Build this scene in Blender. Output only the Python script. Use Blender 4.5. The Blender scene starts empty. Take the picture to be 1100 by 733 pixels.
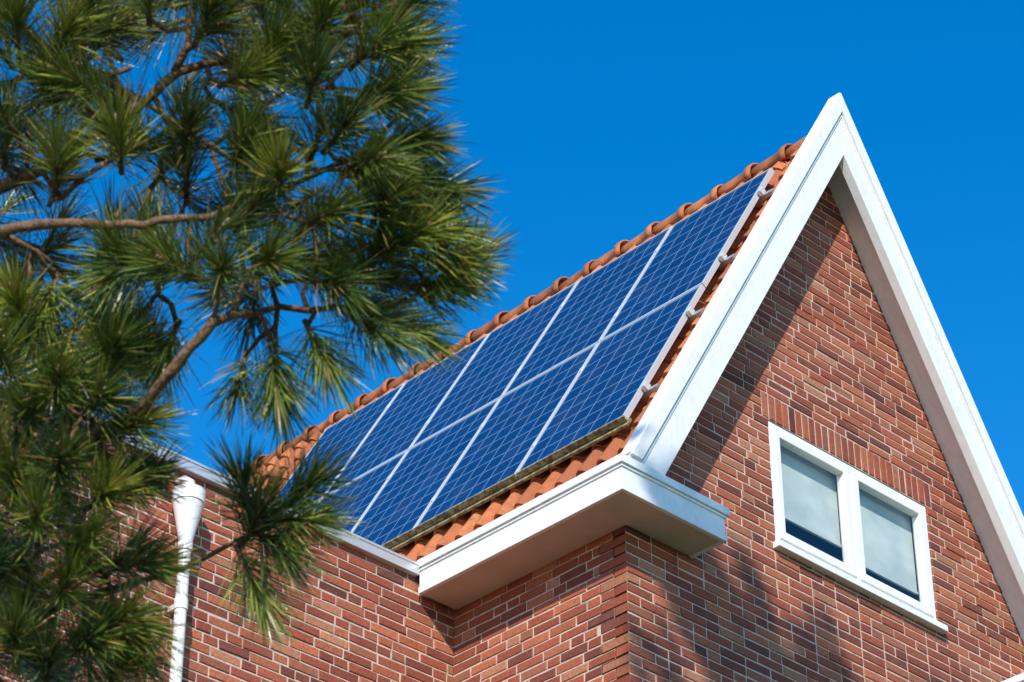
import numpy as np, math, bpy, random
from mathutils import Matrix, Vector
rnd=random.Random(7)
# ---------------------------------------------------------------- camera
CAM=np.array([-10.878,-10.248,1.6]); YAW,PITCH,ROLL,FPX=45.994,33.797,-0.189,2965.5
y_,p_,r_=[math.radians(v) for v in (YAW,PITCH,ROLL)]
F=np.array([math.cos(y_)*math.cos(p_),math.sin(y_)*math.cos(p_),math.sin(p_)])
R0=np.array([math.sin(y_),-math.cos(y_),0.]);U0=np.cross(R0,F)
R=R0*math.cos(r_)+U0*math.sin(r_);U=np.cross(R,F)
cd=bpy.data.cameras.new("camera");co=bpy.data.objects.new("camera",cd);bpy.context.collection.objects.link(co)
m=Matrix(((R[0],U[0],-F[0],CAM[0]),(R[1],U[1],-F[1],CAM[1]),(R[2],U[2],-F[2],CAM[2]),(0,0,0,1)))
co.matrix_world=m;cd.sensor_width=36;cd.lens=FPX/1100*36;cd.clip_end=5000;cd.clip_start=.05
cd.dof.use_dof=True;cd.dof.focus_distance=17.0;cd.dof.aperture_fstop=24
bpy.context.scene.camera=co
# ---------------------------------------------------------------- dims
S=math.radians(60.0);sn,c=math.sin(S),math.cos(S)
xa,za=2.15,14.646;W=2*xa;o=.302;ZT=10.446;ZS=10.205;g=.333;h=.295;xr=.60;D=1.575
# ---------------------------------------------------------------- material helpers
def mat(name,col=(.5,.5,.5),rough=.6,metal=0,spec=.5):
    m=bpy.data.materials.new(name);m.use_nodes=True
    b=m.node_tree.nodes['Principled BSDF'];b.inputs['Base Color'].default_value=(*col,1)
    b.inputs['Roughness'].default_value=rough;b.inputs['Metallic'].default_value=metal;b.inputs['Specular IOR Level'].default_value=spec
    return m
class NT:
    def __init__(s,m):s.t=m.node_tree;s.b=s.t.nodes['Principled BSDF'] if 'Principled BSDF' in s.t.nodes else None
    def n(s,ty,**k):
        x=s.t.nodes.new(ty)
        for a,v in k.items():setattr(x,a,v)
        return x
    def l(s,a,b):s.t.links.new(a,b)
    def val(s,x,i):
        if isinstance(x,(int,float)):i.default_value=x
        else:s.l(x,i)
    def math(s,op,a,b=0,c=None):
        x=s.n('ShaderNodeMath',operation=op);s.val(a,x.inputs[0]);s.val(b,x.inputs[1])
        if c is not None:s.val(c,x.inputs[2])
        return x.outputs[0]
    def mix(s,f,a,b,bt='MIX'):
        x=s.n('ShaderNodeMix',data_type='RGBA',blend_type=bt);s.val(f,x.inputs[0])
        for v,i in ((a,6),(b,7)):
            if isinstance(v,tuple):x.inputs[i].default_value=(*v,1) if len(v)==3 else v
            else:s.l(v,x.inputs[i])
        return x.outputs[2]
    def noise(s,scale,detail=4,vec=None,rough=.55):
        x=s.n('ShaderNodeTexNoise');x.inputs['Scale'].default_value=scale;x.inputs['Detail'].default_value=detail;x.inputs['Roughness'].default_value=rough
        if vec is not None:s.l(vec,x.inputs['Vector'])
        return x.outputs['Fac']
    def ramp(s,f,a,b,c0=(0,0,0,1),c1=(1,1,1,1)):
        x=s.n('ShaderNodeValToRGB');s.l(f,x.inputs[0]);e=x.color_ramp.elements
        e[0].position=a;e[1].position=b;e[0].color=c0;e[1].color=c1;return x.outputs[0]
    def pos(s):return s.n('ShaderNodeNewGeometry').outputs['Position']
    def bump(s,hh,st=.3,dist=.01):
        x=s.n('ShaderNodeBump');x.inputs['Strength'].default_value=st;x.inputs['Distance'].default_value=dist
        s.l(hh,x.inputs['Height']);s.l(x.outputs[0],s.b.inputs['Normal'])
# brick
mBrick=mat('brick',rough=.88,spec=.2);q=NT(mBrick)
at=q.n('ShaderNodeAttribute',attribute_name='Col');P=q.pos()
n1=q.noise(45,5,P,.7);n2=q.noise(9,3,P)
col=q.mix(q.ramp(n1,.36,.78),at.outputs['Color'],q.mix(.6,at.outputs['Color'],(.10,.032,.022)))
col=q.mix(q.math('MULTIPLY',q.ramp(q.noise(80,3,P),.60,.74),.35),col,(.56,.31,.21))
col=q.mix(q.math('MULTIPLY',q.ramp(n2,.5,.8),.2),col,(.44,.18,.11))
col=q.mix(q.math('MULTIPLY',q.ramp(q.noise(1.3,4,P),.45,.75),.25),col,(.15,.06,.04))
q.l(col,q.b.inputs['Base Color']);q.bump(n1,.7,.008)
mMortar=mat('mortar',rough=.95,spec=.1);q=NT(mMortar);P=q.pos()
mc=q.mix(q.noise(25,4,P),(.44,.33,.26),(.76,.63,.53))
mc=q.mix(q.math('MULTIPLY',q.ramp(q.noise(7,5,P,.7),.48,.70),.65),mc,(.27,.17,.13))
q.l(mc,q.b.inputs['Base Color']);q.bump(q.noise(150,3,P),.5,.004)
mBrickTex=mat('brick_plain',rough=.9);q=NT(mBrickTex)
bt=q.n('ShaderNodeTexBrick');bt.inputs['Scale'].default_value=1;bt.inputs['Brick Width'].default_value=.24;bt.inputs['Row Height'].default_value=.07;bt.inputs['Mortar Size'].default_value=.006
bt.inputs['Color1'].default_value=(.34,.10,.07,1);bt.inputs['Color2'].default_value=(.24,.075,.055,1);bt.inputs['Mortar'].default_value=(.6,.5,.42,1)
sp=q.n('ShaderNodeSeparateXYZ');q.l(q.pos(),sp.inputs[0]);cb=q.n('ShaderNodeCombineXYZ');q.l(q.math('ADD',sp.outputs[0],sp.outputs[1]),cb.inputs[0]);q.l(sp.outputs[2],cb.inputs[1]);q.l(cb.outputs[0],bt.inputs['Vector']);q.l(bt.outputs[0],q.b.inputs['Base Color'])
# white paint
mWhite=mat('white_paint',(.8,.79,.77),.45);q=NT(mWhite);P=q.pos()
st=q.n('ShaderNodeMapping');st.inputs['Scale'].default_value=(3,3,1.2);q.l(P,st.inputs[0])
f1=q.ramp(q.noise(6,6,st.outputs[0],.7),.46,.78)
wc=q.mix(q.math('MULTIPLY',f1,.45),(.85,.84,.82),(.60,.56,.50))
wc=q.mix(q.math('MULTIPLY',q.ramp(q.noise(30,5,P,.75),.62,.75),.4),wc,(.35,.31,.27))
q.l(wc,q.b.inputs['Base Color']);q.bump(q.noise(40,4,P),.12,.004)
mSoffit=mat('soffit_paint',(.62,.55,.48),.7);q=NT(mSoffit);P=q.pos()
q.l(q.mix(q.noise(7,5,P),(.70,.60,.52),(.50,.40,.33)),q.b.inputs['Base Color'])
mPvc=mat('white_pvc',(.82,.82,.82),.3)
mZinc=mat('zinc',(.5,.52,.54),.4,.5);q=NT(mZinc);q.l(q.mix(q.noise(5,4,q.pos()),(.58,.59,.60),(.78,.78,.78)),q.b.inputs['Base Color'])
mAlu=mat('aluminium_frame',(.66,.68,.70),.4,.25)
mRail=mat('rail',(.50,.51,.52),.4,.6)
mMoss=mat('mossy_edge',rough=.9);q=NT(mMoss);P=q.pos()
q.l(q.mix(q.ramp(q.noise(22,5,P,.7),.4,.62),(.10,.07,.035),(.36,.30,.13)),q.b.inputs['Base Color']);q.bump(q.noise(60,4,P),.8,.01)
mTile=mat('clay_tile',rough=.75,spec=.3);q=NT(mTile);P=q.pos();at=q.n('ShaderNodeAttribute',attribute_name='Col')
cc=q.mix(q.ramp(q.noise(14,5,P,.7),.40,.72),at.outputs['Color'],(.32,.11,.045))
cc=q.mix(q.math('MULTIPLY',q.ramp(q.noise(35,4,P,.75),.53,.68),.75),cc,(.16,.085,.05))
cc=q.mix(q.math('MULTIPLY',q.ramp(q.noise(22,4,P,.75),.62,.76),.35),cc,(.62,.30,.14))
q.l(cc,q.b.inputs['Base Color']);q.bump(q.noise(60,4,P),.35,.005)
# panel cells (UV: u across 6 cells, v up 10 cells)
mCell=mat('solar_cells',rough=.12,spec=.4);q=NT(mCell)
uv=q.n('ShaderNodeUVMap').outputs[0];s2=q.n('ShaderNodeSeparateXYZ');q.l(uv,s2.inputs[0])
def line(x,wd):
    fr=q.math('FRACT',x);dd=q.math('MINIMUM',fr,q.math('SUBTRACT',1,fr));return q.math('LESS_THAN',dd,wd)
gl=q.math('MAXIMUM',line(s2.outputs[0],.026),line(s2.outputs[1],.026))
bb=line(q.math('ADD',q.math('MULTIPLY',s2.outputs[0],3),.5),.02)
vo=q.n('ShaderNodeTexVoronoi');vo.inputs['Scale'].default_value=14;q.l(uv,vo.inputs[0])
fl=q.n('ShaderNodeVectorMath',operation='FLOOR');q.l(uv,fl.inputs[0]);wn=q.n('ShaderNodeTexWhiteNoise');q.l(fl.outputs[0],wn.inputs[0])
sv=q.n('ShaderNodeSeparateColor');q.l(vo.outputs['Color'],sv.inputs[0])
cell=q.mix(sv.outputs[0],(.002,.020,.085),(.004,.036,.14))
cell=q.mix(q.math('MULTIPLY',wn.outputs[0],.6),cell,(.002,.014,.065))
cell=q.mix(q.math('MULTIPLY',bb,.18),cell,(.22,.36,.55))
cell=q.mix(q.math('MULTIPLY',gl,.5),cell,(.36,.50,.68))
cell=q.mix(q.math('MULTIPLY',q.ramp(q.noise(3,5,q.pos(),.7),.5,.8),.08),cell,(.3,.3,.28))
q.l(cell,q.b.inputs['Base Color'])
q.l(q.math('ADD',.08,q.math('MULTIPLY',q.noise(8,3,q.pos()),.14)),q.b.inputs['Roughness'])
# glass
mGlass=bpy.data.materials.new('window_glass');mGlass.use_nodes=True;q=NT(mGlass);q.t.nodes.clear()
ou=q.n('ShaderNodeOutputMaterial');mx=q.n('ShaderNodeMixShader');tr=q.n('ShaderNodeBsdfTransparent');gs=q.n('ShaderNodeBsdfGlossy');gs.inputs['Roughness'].default_value=.02
tr.inputs[0].default_value=(.90,.95,.94,1)
ge=q.n('ShaderNodeNewGeometry');dt=q.n('ShaderNodeVectorMath',operation='DOT_PRODUCT');q.l(ge.outputs['Normal'],dt.inputs[0]);q.l(ge.outputs['Incoming'],dt.inputs[1])
ab=q.math('ABSOLUTE',dt.outputs['Value']);sch=q.math('ADD',.11,q.math('MULTIPLY',.88,q.math('POWER',q.math('SUBTRACT',1,ab),5)))
q.l(sch,mx.inputs[0]);q.l(tr.outputs[0],mx.inputs[1]);q.l(gs.outputs[0],mx.inputs[2]);q.l(mx.outputs[0],ou.inputs[0])
mBlind=mat('blind',(.6,.64,.62),.8);q=NT(mBlind)
mp=q.n('ShaderNodeMapping');mp.inputs['Scale'].default_value=(1.6,1,2.2);q.l(q.pos(),mp.inputs[0]);q.l(q.mix(q.ramp(q.noise(1.6,3,mp.outputs[0]),.35,.65),(.52,.56,.55),(.74,.76,.72)),q.b.inputs['Base Color'])
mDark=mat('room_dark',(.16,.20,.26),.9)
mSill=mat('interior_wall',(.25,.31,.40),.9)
# ---------------------------------------------------------------- mesh builder
class MB:
    def __init__(s):s.v=[];s.f=[];s.mi=[];s.col=[];s.sm=[]
    def add(s,vs,fs,mi=0,col=(1,1,1),smooth=False):
        b=len(s.v);s.v+= [tuple(map(float,x)) for x in vs]
        for f in fs:s.f.append(tuple(b+i for i in f));s.mi.append(mi);s.col.append(col);s.sm.append(smooth)
    def box(s,a,b,mi=0,col=(1,1,1)):
        x0,y0,z0=a;x1,y1,z1=b
        s.add([(x0,y0,z0),(x1,y0,z0),(x1,y1,z0),(x0,y1,z0),(x0,y0,z1),(x1,y0,z1),(x1,y1,z1),(x0,y1,z1)],
              [(0,3,2,1),(4,5,6,7),(0,1,5,4),(1,2,6,5),(2,3,7,6),(3,0,4,7)],mi,col)
    def prism(s,poly,y0,y1,mi=0):
        n=len(poly);vs=[(x,y0,z) for x,z in poly]+[(x,y1,z) for x,z in poly]
        s.add(vs,[tuple(range(n)),tuple(range(2*n-1,n-1,-1))]+[(i,i+n,(i+1)%n+n,(i+1)%n) for i in range(n)],mi)
    def tube(s,pts,rad,mi=0,k=8,col=(1,1,1),cap=True):
        pts=[Vector(p) for p in pts];vs=[];pn=None
        for i,p in enumerate(pts):
            t=(pts[min(i+1,len(pts)-1)]-pts[max(i-1,0)]).normalized()
            if pn is None:
                a=Vector((0,0,1)) if abs(t.z)<.9 else Vector((1,0,0));pn=t.cross(a).normalized()
            pn=(pn-t*pn.dot(t)).normalized();bn=t.cross(pn)
            for j in range(k):
                an=2*math.pi*j/k;vs.append(p+(pn*math.cos(an)+bn*math.sin(an))*rad[i])
        fs=[(i*k+j,i*k+(j+1)%k,(i+1)*k+(j+1)%k,(i+1)*k+j) for i in range(len(pts)-1) for j in range(k)]
        if cap:fs+=[tuple(range(k-1,-1,-1)),tuple((len(pts)-1)*k+j for j in range(k))]
        s.add(vs,fs,mi,col,True)
    def obj(s,name,mats,parent=None,bevel=0,fix=True):
        me=bpy.data.meshes.new(name);me.from_pydata(s.v,[],s.f)
        for mm in mats:me.materials.append(mm)
        me.polygons.foreach_set('material_index',s.mi);me.polygons.foreach_set('use_smooth',s.sm)
        ca=me.color_attributes.new('Col','FLOAT_COLOR','CORNER')
        arr=np.ones((len(me.loops),4))
        tot=np.array([len(f) for f in s.f]);arr[:,:3]=np.repeat(np.array(s.col),tot,axis=0)
        ca.data.foreach_set('color',arr.ravel())
        ob=bpy.data.objects.new(name,me);bpy.context.collection.objects.link(ob)
        if fix:
            import bmesh
            bm=bmesh.new();bm.from_mesh(me);bmesh.ops.recalc_face_normals(bm,faces=bm.faces);bm.to_mesh(me);bm.free()
        if parent:ob.parent=parent
        if bevel:
            b=ob.modifiers.new('b','BEVEL');b.width=bevel;b.segments=2;b.limit_method='ANGLE';b.angle_limit=.6
        return ob
def empty(name,loc=(0,0,0)):
    e=bpy.data.objects.new(name,None);bpy.context.collection.objects.link(e);return e
house=empty('brick_house')
# ---------------------------------------------------------------- brick walls
CH=.0695;J=.012
PAL=[((.43,.115,.060),6),((.36,.09,.05),6),((.50,.155,.08),5),((.29,.075,.046),4),((.15,.05,.04),1),((.50,.21,.12),2),((.40,.14,.08),3),((.22,.065,.045),2)]
PL=[cc_ for cc_,k in PAL for _ in range(k)]
def brickcol():
    a=rnd.choice(PL);k=rnd.uniform(.80,1.15);return tuple(x*k for x in a)
def brick(mb,P0,ux,n,u0,u1,z0,z1,depth=.014):
    jn=rnd.gauss(0,.0018);cf=.0035
    def pt(u,z,nn):
        return (P0[0]+ux[0]*u+n[0]*nn,P0[1]+ux[1]*u+n[1]*nn,z)
    jj=lambda:rnd.uniform(-.0028,.0028)
    cs=[(u0+jj(),z0+jj()),(u1+jj(),z0+jj()),(u1+jj(),z1+jj()),(u0+jj(),z1+jj())]
    sg=[(1,1),(-1,1),(-1,-1),(1,-1)]
    vs=[pt(a+cf*s0,b+cf*s1,jn) for (a,b),(s0,s1) in zip(cs,sg)]+[pt(a,b,jn-cf) for a,b in cs]+[pt(a,b,-depth) for a,b in cs]
    fs=[(0,1,2,3)]+[(i,i+4,(i+1)%4+4,(i+1)%4) for i in range(4)]+[(i+4,i+8,(i+1)%4+8,(i+1)%4+4) for i in range(4)]
    if depth>.05:fs.append((11,10,9,8))
    mb.add(vs,fs,0,brickcol())
def wall(name,P0,ux,n,z0,z1,intervals,first=None):
    mb=MB();k=0;z=z0
    while z<z1:
        iv=intervals(z,z+CH,k)
        for (a,b) in iv:
            if b-a<.03:continue
            f=lambda u,zz:(P0[0]+ux[0]*u-n[0]*.006,P0[1]+ux[1]*u-n[1]*.006,zz)
            mb.add([f(a,z),f(b,z),f(b,z+CH),f(a,z+CH)],[(0,1,2,3)],1)
            u=a
            if first and abs(a)<1e-6:
                L=first(k);brick(mb,P0,ux,n,u,u+L[0],z+J/2,z+CH-J/2,L[1]);u+=L[0]+J
            else:
                if k%2:u-=rnd.uniform(0,.1)
            while u<b-.02:
                L=.228 if rnd.random()<.74 else .108
                e=u+L
                s0=max(u,a)
                if e>b:e=b
                if b-e<.05:e=b
                if e-s0>.02:brick(mb,P0,ux,n,s0,e,z+J/2,z+CH-J/2)
                u=e+J
        z+=CH;k+=1
    return mb.obj(name,[mBrick,mMortar],house,fix=False)
wx0,wx1,wz0,wz1=1.444,3.154,10.648,11.65
NCW=round((11.65-10.648)/CH);wz1=wz0+CH*NCW
SOLD=CH*3
ZBASE=10.648-CH*153
def gint(z0,z1,k):
    lim=(za-.30-z1)/math.tan(S);limr=(za-.23-z1)/math.tan(S)
    a=0.;b=W
    if lim<=.03:return []
    if lim<xa:a=xa-lim
    if limr<xa:b=xa+limr
    out=[(a,b)]
    def cut(x0,x1):
        r=[]
        for (p,q_) in out:
            if x0>p:r.append((p,min(x0,q_)))
            if x1<q_:r.append((max(x1,p),q_))
        return [t for t in r if t[1]-t[0]>.01]
    if z0>wz0-.03 and z0<wz1-.01:out=cut(wx0,wx1)
    if z0>=wz1-.01 and z0<wz1+SOLD-.01:out=cut(wx0-.06,wx1+.06)
    return out
wall('gable_wall',(0,0),(1,0),(0,-1),ZBASE,za,gint,lambda k:(.228,.108) if k%2==0 else (.108,.228))
mb=MB();u=wx0-.055
nS=int((wx1-wx0+.11)/CH);pw=(wx1-wx0+.11)/nS
for i in range(nS):
    brick(mb,(0,0),(1,0),(0,-1),u+J/2,u+pw-J/2,wz1+J/2,wz1+SOLD-J/2);u+=pw
mb.add([(wx0-.06,.006,wz1),(wx1+.06,.006,wz1),(wx1+.06,.006,wz1+SOLD),(wx0-.06,.006,wz1+SOLD)],[(0,1,2,3)],1)
mb.obj('soldier_course',[mBrick,mMortar],house,fix=False)
wall('side_wall',(0,0),(0,1),(-1,0),ZBASE,ZS+.02,lambda a,b,k:[((.12 if k%2==0 else .24),D+.01)])
WL=7.0
wall('wing_wall',(-WL,D),(1,0),(0,-1),ZBASE,10.40,lambda a,b,k:[(0.0,WL+.001)])
mb=MB()
mb.box((.02,.6,0),(W-.02,7.9,ZS));mb.box((-WL+.03,D+.03,0),(-.0,7.9,10.2))
mb.prism([(W+.0,0),(W+.0,10.2),(W-.02,10.2),(W-.02,0)],.02,8)
mb.prism([(0.02,ZS),(W-.02,ZS),(xa,za-.35)],7.5,7.9)
mb.obj('rear_walls',[mBrickTex],house)
mb=MB()
mb.box((wx0-.02,.008,wz0),(wx0,.12,wz1));mb.box((wx1,.008,wz0),(wx1+.02,.12,wz1));mb.box((wx0-.02,.008,wz1),(wx1+.02,.12,wz1+.02))
mb.obj('window_reveal',[mBrickTex],house)
# ---------------------------------------------------------------- window
win=MB()
fy=.012;X0,X1,Z0,Z1=wx0+.004,wx1-.004,wz0+.004,wz1-.004;ft=.06
xm=(X0+X1)/2
def frame(mb,x0,x1,z0,z1,t,y0,y1,tb=None,mi=0):
    tb=tb or t
    mb.box((x0,y0,z0),(x0+t,y1,z1),mi);mb.box((x1-t,y0,z0),(x1,y1,z1),mi)
    mb.box((x0+t,y0+.0005,z1-t),(x1-t,y1,z1),mi);mb.box((x0+t,y0+.0005,z0),(x1-t,y1,z0+tb),mi)
frame(win,X0,X1,Z0,Z1,ft,fy,fy+.09,.07)
win.box((xm-.035,fy+.001,Z0+.07),(xm+.035,fy+.09,Z1-ft))
for a,b in ((X0+ft-.012,xm-.023),(xm+.023,X1-ft+.012)):
    frame(win,a,b,Z0+.058,Z1-ft+.012,.055,fy-.016,fy+.05,.06)
win.box((wx0-.03,-.055,wz0-.05),(wx1+.03,.06,wz0-.002))
win.box((wx0-.01,-.03,wz0-.002),(wx1+.01,.03,wz0+.018))
win.obj('window_frame',[mWhite],house,bevel=.004)
gk=MB()
for a,b in ((X0+ft+.038,xm-.07),(xm+.07,X1-ft-.038)):
    gk.box((a-.012,fy+.012,Z0+.105),(a,fy+.03,Z1-.09));gk.box((b,fy+.012,Z0+.105),(b+.012,fy+.03,Z1-.09))
mRub=mat('rubber_seal',(.03,.03,.03),.6);gk.obj('window_seals',[mRub],house)
gl_=MB()
for a,b in ((X0+ft+.03,xm-.065),(xm+.065,X1-ft-.03)):
    gl_.add([(a,fy+.02,Z0+.10),(b,fy+.02,Z0+.10),(b,fy+.02,Z1-.09),(a,fy+.02,Z1-.09)],[(0,1,2,3)])
gl_.obj('window_panes',[mGlass],house,fix=False)
bl=MB()
def blind(x0,x1,z0,z1):
    bl.box((x0,.104,z0),(x1,.107,z1),0);bl.box((x0,.096,z0-.02),(x1,.114,z0-.0005),0)
blind(X0+.07,xm-.04,Z0+.34,Z1-.05);blind(xm+.04,X1-.07,Z0+.28,Z1-.05)
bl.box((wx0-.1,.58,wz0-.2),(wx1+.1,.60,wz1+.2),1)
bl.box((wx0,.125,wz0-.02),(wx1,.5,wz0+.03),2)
bl.obj('roller_blinds',[mBlind,mDark,mSill],house)
# ---------------------------------------------------------------- bargeboards
def rk(L,n,sg=1): return (xa-sg*(c*L+n*sn),za-sn*L+n*c)
def board(mb,n0,n1,y0,y1,zend,sg,mi=0):
    def ap(n):return (xa,za+n/c)
    def en(n):
        L=(za+n*c-zend)/sn;return rk(L,n,sg)
    mb.prism([ap(n0),en(n0),en(n1),ap(n1)],y0,y1,mi)
bw=.275
mb=MB()
for sg in (1,-1):
    board(mb,0,-bw,-o,-o+.075,ZT+.004,sg)
    board(mb,.012,-.075,-o-.022,-o-.0005,ZT+.03,sg)
    board(mb,-.085,-.10,-o-.008,-o-.0005,ZT+.02,sg)
    board(mb,.018,-.012,-o-.01,-o+.10,ZT+.06,sg)
mb.obj('bargeboard',[mWhite],house,bevel=.003)
mb=MB()
board(mb,-.235,-.255,-o+.0755,.03,ZT-.05,1)
board(mb,-.122,-.142,-o+.0755,.035,ZT-.05,-1)
mb.obj('verge_soffit',[mWhite],house)
# ---------------------------------------------------------------- gutter boxes
mb=MB()
yb=D-.03
for mir in (0,1):
    fx=(lambda x:x) if mir==0 else (lambda x:W-x)
    xr_=xr if mir==0 else .47
    def bx(x0,y0,z0,x1,y1,z1,mi=0):
        a,b=sorted((fx(x0),fx(x1)));mb.box((a,y0,z0),(b,y1,z1),mi)
    ye=yb if mir==0 else 7.9
    bx(-g,-h,ZS+.012,.012,ye,ZT-.04)
    bx(.012,-h,ZS+.012,xr_,.012,ZT-.04)
    bx(-g-.024,-h-.024,ZT-.055,-g+.02,ye+.002,ZT);bx(-g+.02,-h-.024,ZT-.055,xr_+.024,-h+.02,ZT);bx(xr_-.02,-h+.02,ZT-.055,xr_+.024,-.002,ZT)
    bx(-g-.01,-h-.01,ZT-.075,xr_+.01,-h+.01,ZT-.056);bx(-g-.01,-h+.01,ZT-.075,-g+.01,ye+.001,ZT-.056);bx(xr_-.01,-h+.01,ZT-.075,xr_+.01,-.003,ZT-.056)
    bx(-g-.008,-h-.008,ZS+.0,xr_+.008,-h+.022,ZS+.05);bx(-g-.008,-h+.022,ZS+.0,-g+.022,ye+.0015,ZS+.05);bx(xr_-.022,-h+.022,ZS,xr_+.008,-.001,ZS+.05)
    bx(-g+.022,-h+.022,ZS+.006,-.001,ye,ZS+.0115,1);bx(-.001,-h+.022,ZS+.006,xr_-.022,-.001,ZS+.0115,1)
    bx(-g+.02,-h+.02,ZT-.04,.0,ye-.002,ZT-.035,2);bx(.0,-h+.02,ZT-.04,xr_-.02,-.002,ZT-.02,2)
mb.obj('box_gutter',[mWhite,mSoffit,mZinc],house,bevel=.003)
ZC=10.413
mb=MB()
mb.box((-WL-.05,D-.045,ZC-.075),(-g-.012,D+.16,ZC),0)
mb.box((-WL-.05,D-.052,ZC-.012),(-g-.012,D+.165,ZC+.006),0)
mb.box((-WL-.05,D+.16,ZC-.3),(-.0,7.9,ZC-.15),1)
mb.obj('flat_roof_coping',[mZinc,mZinc],house,bevel=.003)
# ---------------------------------------------------------------- roof tiles
YE=7.2
hp=.19;CS=.30;NB=-.15
def tilesheet(name,sg,Lend,y0,y1):
    mb=MB();ncol=int(round((y1-y0)/hp));hpp=(y1-y0)/ncol;sub=8
    L=Lend
    prof=lambda t:.056*(max(0,math.cos((t-.32)*math.pi/.62)) if abs(t-.32)<.31 else 0)**.8+.010*t-.003
    while L>.35:
        La=L;Lb=max(L-CS-.04,.27)
        for i in range(ncol):
            cl=rnd.choice([(.56,.16,.05),(.50,.135,.042),(.62,.20,.07),(.40,.11,.04),(.54,.18,.06)]);k=rnd.uniform(.78,1.1);cl=tuple(x*k for x in cl)
            jn=rnd.uniform(-.004,.004);jl=rnd.uniform(-.006,.006)
            vs=[];m_=sub+1
            for lay,(LL,nn) in enumerate(((La+jl,.026),(La+jl-.02,.029),((La+Lb)/2,.013),(Lb,0))):
                for j in range(m_):
                    t=j/sub
                    x,z=rk(LL,NB+nn+jn+prof(t),sg);vs.append((x,y0+(i+t)*hpp+(0.001 if j==sub else 0),z))
            for j in range(m_):
                t=j/sub
                x,z=rk(La+jl-.002,NB+.026+jn+prof(t)-.018,sg);vs.append((x,y0+(i+t)*hpp,z))
            fs=[(a*m_+j,a*m_+j+1,(a+1)*m_+j+1,(a+1)*m_+j) for a in range(3) for j in range(sub)]
            b4=4*m_
            mb.add(vs,fs+[(b4+j,b4+j+1,j+1,j) for j in range(sub)],0,cl,True)
        L-=CS
    ob=mb.obj(name,[mTile],house,fix=False)
    ob.data.set_sharp_from_angle(angle=.7)
    return ob
Lend=4.72
tilesheet('roof_tiles_west',1,Lend,-o+.08,YE);tilesheet('roof_tiles_east',-1,Lend,.07,YE)
mb=MB()
board(mb,-.165,-.22,-.2,YE-.05,ZT-.1,1);board(mb,-.165,-.22,.04,YE-.05,ZT-.1,-1)
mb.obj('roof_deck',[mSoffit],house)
mb=MB();y=-.2;zr=14.40
while y<YE-.1:
    vs=[];k=10;L=.40;cl=rnd.choice([(.56,.16,.05),(.48,.14,.045),(.60,.20,.07),(.40,.12,.045)])
    dz=rnd.uniform(-.01,.01);tilt=rnd.uniform(-.01,.01)
    prof=[(0,.120),(.05,.122),(.055,.104),(.2,.096),(L,.088)]
    for (yy,r) in prof:
        for j in range(k+1):
            a=math.pi*(-.14+1.28*j/k)
            vs.append((xa+r*math.cos(a)*1.15,y+yy,zr-.105+dz+tilt*yy/.4+r*math.sin(a)))
    fs=[(a*(k+1)+j,a*(k+1)+j+1,(a+1)*(k+1)+j+1,(a+1)*(k+1)+j) for a in range(len(prof)-1) for j in range(k)]
    mb.add(vs,fs,0,cl,True)
    y+=.345
ob=mb.obj('ridge_tiles',[mTile],house,fix=False)
sf=ob.modifiers.new('s','SOLIDIFY');sf.thickness=.014;sf.offset=-1
# ---------------------------------------------------------------- solar panels
yB=.079;PN=.0;LB=4.11
def pl(L,y,n):return (xa-c*L-n*sn,y,za-sn*L+n*c)
BF=[(0,3,2,1),(4,5,6,7),(0,1,5,4),(1,2,6,5),(2,3,7,6),(3,0,4,7)]
def pbox(mb,La,Lb,ya,yb_,n0,n1,mi):
    mb.add([pl(a,b,n) for n in (n0,n1) for a,b in ((La,ya),(Lb,ya),(Lb,yb_),(La,yb_))],BF,mi)
for i in range(5):
    for j in range(2):
        mb=MB();L1=LB-j*1.68-.0065;L0=LB-(j+1)*1.68+.0065;y0=yB+i*1.01+.0065;y1=yB+(i+1)*1.01-.0065
        ti,to,tw=PN-.002,PN+.001,.014
        pbox(mb,L1,L1-tw,y0,y1,PN-.04,to+.001,2 if j==0 else 0)
        pbox(mb,L0+tw,L0,y0,y1,PN-.04,to,0)
        pbox(mb,L1-tw,L0+tw,y0,y0+tw,PN-.04,to,0);pbox(mb,L1-tw,L0+tw,y1-tw,y1,PN-.04,to,0)
        b=len(mb.v);vs=[pl(L1-tw,y0+tw,ti),pl(L1-tw,y1-tw,ti),pl(L0+tw,y1-tw,ti),pl(L0+tw,y0+tw,ti)]
        mb.add(vs,[(0,1,2,3)],1)
        pbox(mb,L1-tw,L0+tw,y0+tw,y1-tw,PN-.012,PN-.009,3)
        ob=mb.obj('solar_panel',[mAlu,mCell,mMoss,mRail])
        uvl=ob.data.uv_layers.new(name='UVMap');me=ob.data
        vmap={b:( -.06,-.1),b+1:(6.06,-.1),b+2:(6.06,10.1),b+3:(-.06,10.1)}
        for lp in me.loops:
            if lp.vertex_index in vmap:uvl.data[lp.index].uv=vmap[lp.vertex_index]
mb=MB()
for j in range(2):
    for fr in (.22,.78):
        L=LB-j*1.68-1.68*fr
        pbox(mb,L+.02,L-.02,yB-.10,yB+5.12,PN-.075,PN-.042,0)
        for yy in [yB-.022]+[yB+1.01*k for k in range(1,5)]:
            pbox(mb,L+.03,L-.03,yy-.014,yy+.018,PN-.04,PN+.006,1)
pbox(mb,LB+.03,LB-.05,yB,yB+5.05,PN-.065,PN-.045,2)
mb.obj('panel_mounting_rails',[mRail,mAlu,mMoss],house,bevel=.002)
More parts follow.
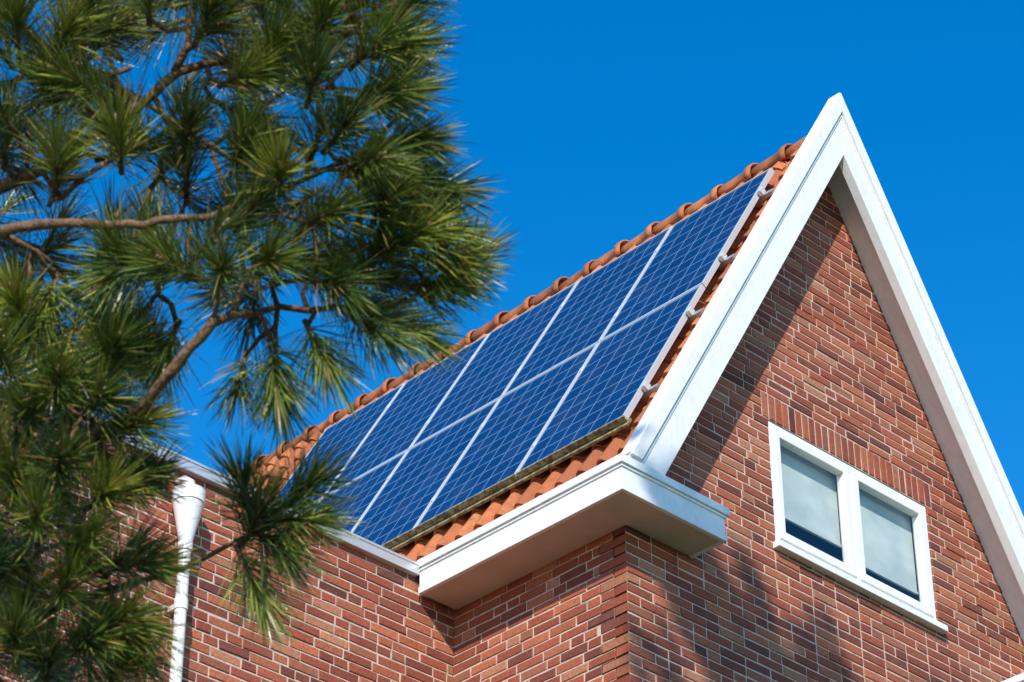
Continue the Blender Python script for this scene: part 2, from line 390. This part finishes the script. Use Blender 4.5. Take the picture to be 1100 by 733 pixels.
# ---------------------------------------------------------------- downpipe
px,zt1,zt2=-2.279,10.15,9.84
mb=MB()
mb.tube([(px,D-.1,0),(px,D-.1,zt2)],[.037,.037],k=20)
mb.tube([(px,D-.1,zt2-.10),(px,D-.1,zt2-.02),(px,D-.1,zt2-.0),(px,D-.1,zt1-.09),(px,D-.1,zt1-.085),(px,D-.1,zt1)],[.046,.046,.05,.095,.102,.102],k=24)
mb.tube([(px,D-.1,zt1-.02),(px,D-.1,zt1+.06),(px,D-.05,zt1+.10),(px,D+.05,zt1+.10)],[.035,.035,.035,.035],k=12)
for zc_ in (zt2-.5,zt2-2.2,zt2-4,zt2-6):
    mb.tube([(px,D-.1,zc_),(px,D-.1,zc_+.07)],[.043,.043],k=20);mb.box((px-.02,D-.07,zc_+.02),(px+.02,D+.0,zc_+.05))
ob=mb.obj('downpipe',[mPvc],house);ob.data.set_sharp_from_angle(angle=.6)
# ---------------------------------------------------------------- ground
mG=mat('ground_grass',(.06,.09,.03),.95);q=NT(mG);q.l(q.mix(q.noise(1.5,6,q.pos()),(.045,.075,.02),(.09,.11,.045)),q.b.inputs['Base Color'])
mb=MB();mb.add([(-600,-600,0),(600,-600,0),(600,600,0),(-600,600,0)],[(0,1,2,3)]);mb.obj('ground',[mG],fix=False)
# ---------------------------------------------------------------- pine tree (own local frame: a right, b up-slope, c away)
T0=np.array([-8.742,-8.037,3.658])
E1=np.array([.7206,-.6934,-.0027]);E2=np.array([-.3841,-.4024,.8310]);E3=np.array([.5773,.5977,.5563]);K=.0012477
def loc(u,v,cz):
    s_=1+cz/3.7
    return Vector(T0+E3*cz+(E1*(u-550)-E2*(v-366))*K*s_)
mBark=mat('bark',rough=.9,spec=.2);q=NT(mBark);P=q.pos()
q.l(q.mix(q.ramp(q.noise(120,5,P,.7),.35,.7),(.09,.05,.03),(.32,.19,.12)),q.b.inputs['Base Color']);q.bump(q.noise(180,4,P),.8,.004)
mNeed=mat('needles',rough=.33,spec=.6);q=NT(mNeed);at=q.n('ShaderNodeAttribute',attribute_name='Col');q.l(at.outputs['Color'],q.b.inputs['Base Color'])
mBud=mat('bud',(.5,.36,.24),.7)
NV=[];NF=[];NC=[]
def needle(b,d,ln,wd,col,bend):
    d=d.normalized();a=Vector((rnd.gauss(0,1),rnd.gauss(0,1),rnd.gauss(0,1)));s1=d.cross(a).normalized();s2=d.cross(s1)
    base=len(NV)
    for t,w in ((0,.8),(.35,1),(.75,.8)):
        p=b+d*(ln*t)+bend*(t*t)
        for k in range(3):
            an=k*2.0944
            NV.append(p+(s1*math.cos(an)+s2*math.sin(an))*wd*w*.5)
    NV.append(b+d*ln+bend)
    for r in range(2):
        for k in range(3):
            NF.append((base+r*3+k,base+r*3+(k+1)%3,base+r*3+3+(k+1)%3,base+r*3+3+k));NC.append(col)
    for k in range(3):NF.append((base+6+k,base+6+(k+1)%3,base+9));NC.append(col)
wood=MB()
GREENS=[(.15,.225,.035),(.23,.29,.04),(.09,.16,.035),(.36,.37,.055),(.055,.12,.035),(.48,.43,.09)]
def tuft(b,a,Ls,N,ln,tone=1.0,wd=.0017):
    a=a.normalized();base=rnd.choice(GREENS[:5])
    r0=Vector((rnd.gauss(0,1),rnd.gauss(0,1),rnd.gauss(0,1)));s1=a.cross(r0).normalized();s2=a.cross(s1)
    wood.tube([b-a*.01,b+a*Ls*.5,b+a*Ls],[.0042,.0036,.003],0,6)
    wood.tube([b+a*Ls,b+a*(Ls+.008),b+a*(Ls+.018),b+a*(Ls+.022)],[.003,.0042,.003,.0005],1,6)
    for i in range(N):
        t=rnd.random()**.8
        th=math.radians(rnd.gauss(55-32*t,13));ph=rnd.uniform(0,6.2832)
        rad=s1*math.cos(ph)+s2*math.sin(ph)
        d=a*math.cos(th)+rad*math.sin(th)
        g_=rnd.choice(GREENS) if rnd.random()<.45 else base
        k=rnd.uniform(.55,1.25)*tone
        col=tuple(x*k for x in g_)
        if rnd.random()<.04:col=(.36,.20,.08)
        l_=ln*rnd.uniform(.7,1.12)
        bend=Vector((0,0,-1))*l_*rnd.uniform(0,.12)+rad*(-l_*rnd.uniform(0,.08))
        needle(b+a*(Ls*t),d,l_,wd*rnd.uniform(.8,1.15),col,bend)
def finish_tree(name):
    global NV,NF,NC,wood
    e=empty(name)
    wood.obj('branches',[mBark,mBud],e,fix=False)
    me=bpy.data.meshes.new('needles');me.from_pydata([tuple(v) for v in NV],[],NF);me.materials.append(mNeed)
    ca=me.color_attributes.new('Col','FLOAT_COLOR','CORNER');tot=np.array([len(f) for f in NF]);arr=np.ones((tot.sum(),4));arr[:,:3]=np.repeat(np.array(NC),tot,axis=0);ca.data.foreach_set('color',arr.ravel())
    ob=bpy.data.objects.new('needles',me);bpy.context.collection.objects.link(ob);ob.parent=e
    NV=[];NF=[];NC=[];wood=MB()
limbs=[
 [(-700,420,.3,.03),(-350,330,.2,.022),(-100,268,.05,.012),(0,247,-.03,.0075),(60,238,-.06,.007),(120,243,-.08,.0062),(170,238,-.08,.0058),(225,231,-.06,.0045),(300,205,.03,.004),(390,165,.08,.0035),(440,110,.08,.003)],
 [(-750,800,.2,.035),(-300,620,.1,.024),(-60,540,.06,.015),(60,490,.05,.011),(150,440,-.07,.0085),(190,392,-.10,.0078),(228,345,-.10,.0065),(300,330,.04,.0045),(390,332,.06,.004),(440,322,.05,.0035),(460,305,0,.003)],
 [(-700,400,.4,.03),(-250,300,.3,.02),(-40,220,.2,.011),(60,175,.12,.008),(150,112,.06,.007),(190,78,.06,.0065),(280,55,.10,.005),(380,30,.10,.004),(430,0,.05,.003)],
 [(-800,1050,.3,.035),(-300,850,.2,.022),(-50,700,.08,.012),(60,650,.06,.007),(150,625,.06,.0045),(220,598,.03,.0038),(290,566,.0,.003)],
 [(-650,200,.3,.03),(-250,60,.2,.018),(0,10,.08,.009),(60,62,.08,.007),(110,82,.08,.006),(150,112,.06,.005)],
 [(190,78,.06,.006),(205,30,.06,.0055),(215,-60,.08,.005)],
]
SK=[]
for L_ in limbs:
    pts=[loc(u,v,cz) for u,v,cz,r in L_];rr=[r for *_,r in L_]
    P2=[];R2=[]
    for i in range(len(pts)-1):
        for t in (0,.33,.66):
            p=pts[i].lerp(pts[i+1],t)+Vector((rnd.gauss(0,1),rnd.gauss(0,1),rnd.gauss(0,1)))*.0016
            P2.append(p);R2.append((rr[i]*(1-t)+rr[i+1]*t)*rnd.uniform(.9,1.12))
    P2.append(pts[-1]);R2.append(rr[-1]);wood.tube(P2,R2,0,9)
    SK+=[p for p in P2]
def place(u,v,cz,ang,tow,N,ln,tone=1.0,Ls=None,twig=True):
    b=loc(u,v,cz);an=math.radians(ang)
    a=Vector(E1*math.cos(an)*math.cos(tow)+E2*math.sin(an)*math.cos(tow)-E3*math.sin(tow))
    Ls=Ls or rnd.uniform(.045,.08)
    tuft(b,a,Ls,N,ln,tone)
    if twig:
        near=min(SK,key=lambda s:(s-b).length)
        mid=near.lerp(b,.55)-a*.012
        wood.tube([near,mid,b],[.0042,.0036,.0034],0,7);SK.append(mid)
T=[
(375,20,0,60,.3),(405,60,0,25,.2),(425,10,0,50,.2),(310,15,0,95,.4),(250,10,.05,110,.3),(330,110,-.05,70,.9),(385,110,0,15,.5),(415,150,0,0,.3),(370,185,-.03,20,.9),
(425,205,0,0,.3),(435,240,0,-10,.4),(450,275,0,-5,.35),(448,308,0,8,.3),(400,240,-.03,60,.8),(350,160,-.02,45,.8),(415,270,-.02,30,.5),(380,70,0,40,.6),(340,55,0,80,.7),(400,185,0,-15,.6),
(300,205,-.05,80,1.0),(235,310,-.12,70,1.1),(215,300,-.06,150,.7),(270,290,-.06,30,.8),(330,240,-.04,20,.8),(330,300,-.04,-10,.6),(370,335,-.02,-30,.5),(400,338,0,-20,.3),(330,350,-.02,-60,.5),(290,365,-.02,-80,.5),(385,295,0,50,.6),(255,245,-.02,50,.8),
(180,275,-.02,200,.6),(150,300,-.02,120,.7),(130,180,.0,90,.6),(60,195,.03,80,.6),(20,150,.03,120,.5),(120,110,.04,150,.5),(60,115,.04,100,.6),(20,60,.04,90,.5),(90,30,.04,70,.5),(160,20,.04,90,.5),(240,90,.02,20,.6),(280,85,.02,60,.6),(210,45,.02,60,.6),(10,0,.04,80,.5),(60,60,.04,60,.6),
(250,180,.02,60,.8),(200,160,.05,80,.7),(60,300,.03,250,.5),(110,295,.03,280,.5),(150,340,.0,230,.5),(190,350,.02,250,.5),(20,300,.03,240,.5),(80,350,.0,250,.6),(30,360,.0,100,.7),
(60,430,-.08,70,1.0),(10,400,-.05,110,.8),(110,400,-.03,60,.7),(165,395,.03,100,.6),(60,510,-.1,60,1.0),(0,490,-.08,120,.9),(110,470,-.02,20,.6),(30,460,-.05,80,.8),(90,440,-.05,40,.8),
(40,580,-.08,80,.9),(95,545,-.05,40,.8),(0,620,-.06,100,.8),(60,650,-.05,60,.8),(105,680,-.02,30,.6),(20,710,-.06,90,.8),(115,740,0,60,.5),(75,600,-.05,50,.8),(20,540,-.06,90,.8),(80,700,-.04,40,.8),(50,740,-.05,80,.8),(120,610,.02,10,.5),(115,650,.02,-30,.5),(95,510,.0,0,.6),
(290,560,0,5,.4),(275,572,0,-30,.4),(300,548,0,40,.4),(260,585,.0,60,.5),(255,590,0,-60,.4),(270,560,0,100,.5)]
for (u,v,cz,an,tw) in T:
    place(u,v,cz,an,tw,190,.084,rnd.uniform(.8,1.2))
    if not(v>530 and u>200):
        place(u+rnd.gauss(-8,18),v+rnd.gauss(0,18),cz+rnd.uniform(.03,.14),an+rnd.gauss(0,35),tw*.7+rnd.gauss(0,.3),120,.082,.8)
def inside(u,v):
    if v<330: lim=390+ (30*math.sin(v/35.)) - (0 if v<250 else (v-250)*.5)
    elif v<430: lim=190-(v-330)*.7
    else: lim=95
    return u<lim
from mathutils import noise as mn
k=0
while k<150:
    u,v=rnd.uniform(-120,440),rnd.uniform(-80,790)
    if not inside(u,v):continue
    if mn.noise(Vector((u/55,v/55,3.3)))<-.08:continue
    place(u,v,rnd.uniform(.1,.6),rnd.uniform(0,360),rnd.uniform(-.3,.9),85,.086,.55,twig=rnd.random()<.6);k+=1
tb=loc(-760,500,.5);trunk=[Vector((tb.x,tb.y,0)),Vector((tb.x+.04,tb.y,1.2)),Vector((tb.x,tb.y+.05,2.6)),Vector((tb.x+.03,tb.y,4)),Vector((tb.x,tb.y,5.6)),Vector((tb.x+.05,tb.y,7))]
wood.tube(trunk,[.14,.115,.095,.07,.04,.012],0,14)
k=0
while k<110:
    t=rnd.uniform(1.8,7);an=rnd.uniform(0,6.2832);L_=(7.3-t)*.35+.15;rr=L_*rnd.uniform(.5,1)
    p=Vector((tb.x+math.cos(an)*rr,tb.y+math.sin(an)*rr,t+rr*.25))
    l3=np.array(p)-T0;k+=1
    if not(l3@E1<-.95 or (l3@E2>.8 and l3@E3>0)):continue
    a=Vector((math.cos(an),math.sin(an),.5))
    wood.tube([Vector((tb.x,tb.y,t-.1)),p],[.012,.004],0,6)
    for kk in range(3):tuft(p+Vector((rnd.gauss(0,.06),rnd.gauss(0,.06),rnd.gauss(0,.06))),a+Vector((rnd.gauss(0,.5),rnd.gauss(0,.5),rnd.gauss(0,.3))),.07,60,.1,.9,.0022)
finish_tree('pine_tree')
# tall pine standing beside the viewer, its crown shades the lower gable
SUN=Vector((1.1,1,-.95))
bx_,by_=-8.0,-9.9
wood.tube([(bx_,by_,0),(bx_+.1,by_,5),(bx_-.05,by_+.1,10),(bx_+.05,by_,15),(bx_,by_,19)],[.26,.22,.17,.11,.03],0,14)
for k in range(60):
    tx=rnd.uniform(.42,3.6);top=10.24-.27*(tx-.4)+.10*math.sin(tx*7);tz=rnd.uniform(8.3,top)
    if k<38: tz=top-rnd.uniform(0,.6)
    s_=rnd.uniform(7.6,9.4)
    p=Vector((tx,0,tz))-SUN*s_
    st_=Vector((bx_,by_,p.z-.9-rnd.random()*.6))
    mid=st_.lerp(p,.5)+Vector((0,0,-.15))
    wood.tube([st_,mid,p],[.05,.035,.014],0,7)
    for kk in range(7):
        q_=mid.lerp(p,rnd.uniform(.8,1.04))+Vector((rnd.gauss(0,.12),rnd.gauss(0,.12),rnd.gauss(0,.08)))
        tuft(q_,(p-mid).normalized()+Vector((rnd.gauss(0,.5),rnd.gauss(0,.5),.3+rnd.gauss(0,.3))),.12,50,.16,.6,.013)
finish_tree('pine_tree')
# ---------------------------------------------------------------- light
sd=SUN.normalized()
sl=bpy.data.lights.new('sun','SUN');sl.energy=5.0;sl.angle=math.radians(.5);sl.color=(1,.94,.84)
so=bpy.data.objects.new('sun',sl);bpy.context.collection.objects.link(so);so.rotation_euler=sd.to_track_quat('-Z','Y').to_euler();so.location=(-20,-24,30)
w=bpy.data.worlds.new("World");bpy.context.scene.world=w;w.use_nodes=True;nt=w.node_tree
bg=nt.nodes['Background'];sk=nt.nodes.new('ShaderNodeTexSky');sk.sky_type='NISHITA';sk.sun_disc=False
ts=-sd;sk.sun_elevation=math.asin(ts.z);sk.sun_rotation=math.atan2(ts.x,ts.y)
sk.air_density=1.0;sk.dust_density=.1;sk.ozone_density=3
hs=nt.nodes.new('ShaderNodeHueSaturation');hs.inputs['Saturation'].default_value=1.41;hs.inputs['Value'].default_value=1.78;hs.inputs['Hue'].default_value=.501
nt.links.new(sk.outputs[0],hs.inputs['Color']);nt.links.new(hs.outputs[0],bg.inputs[0]);bg.inputs[1].default_value=.13
sc=bpy.context.scene;sc.view_settings.view_transform='Standard';sc.view_settings.look='None';sc.view_settings.exposure=0
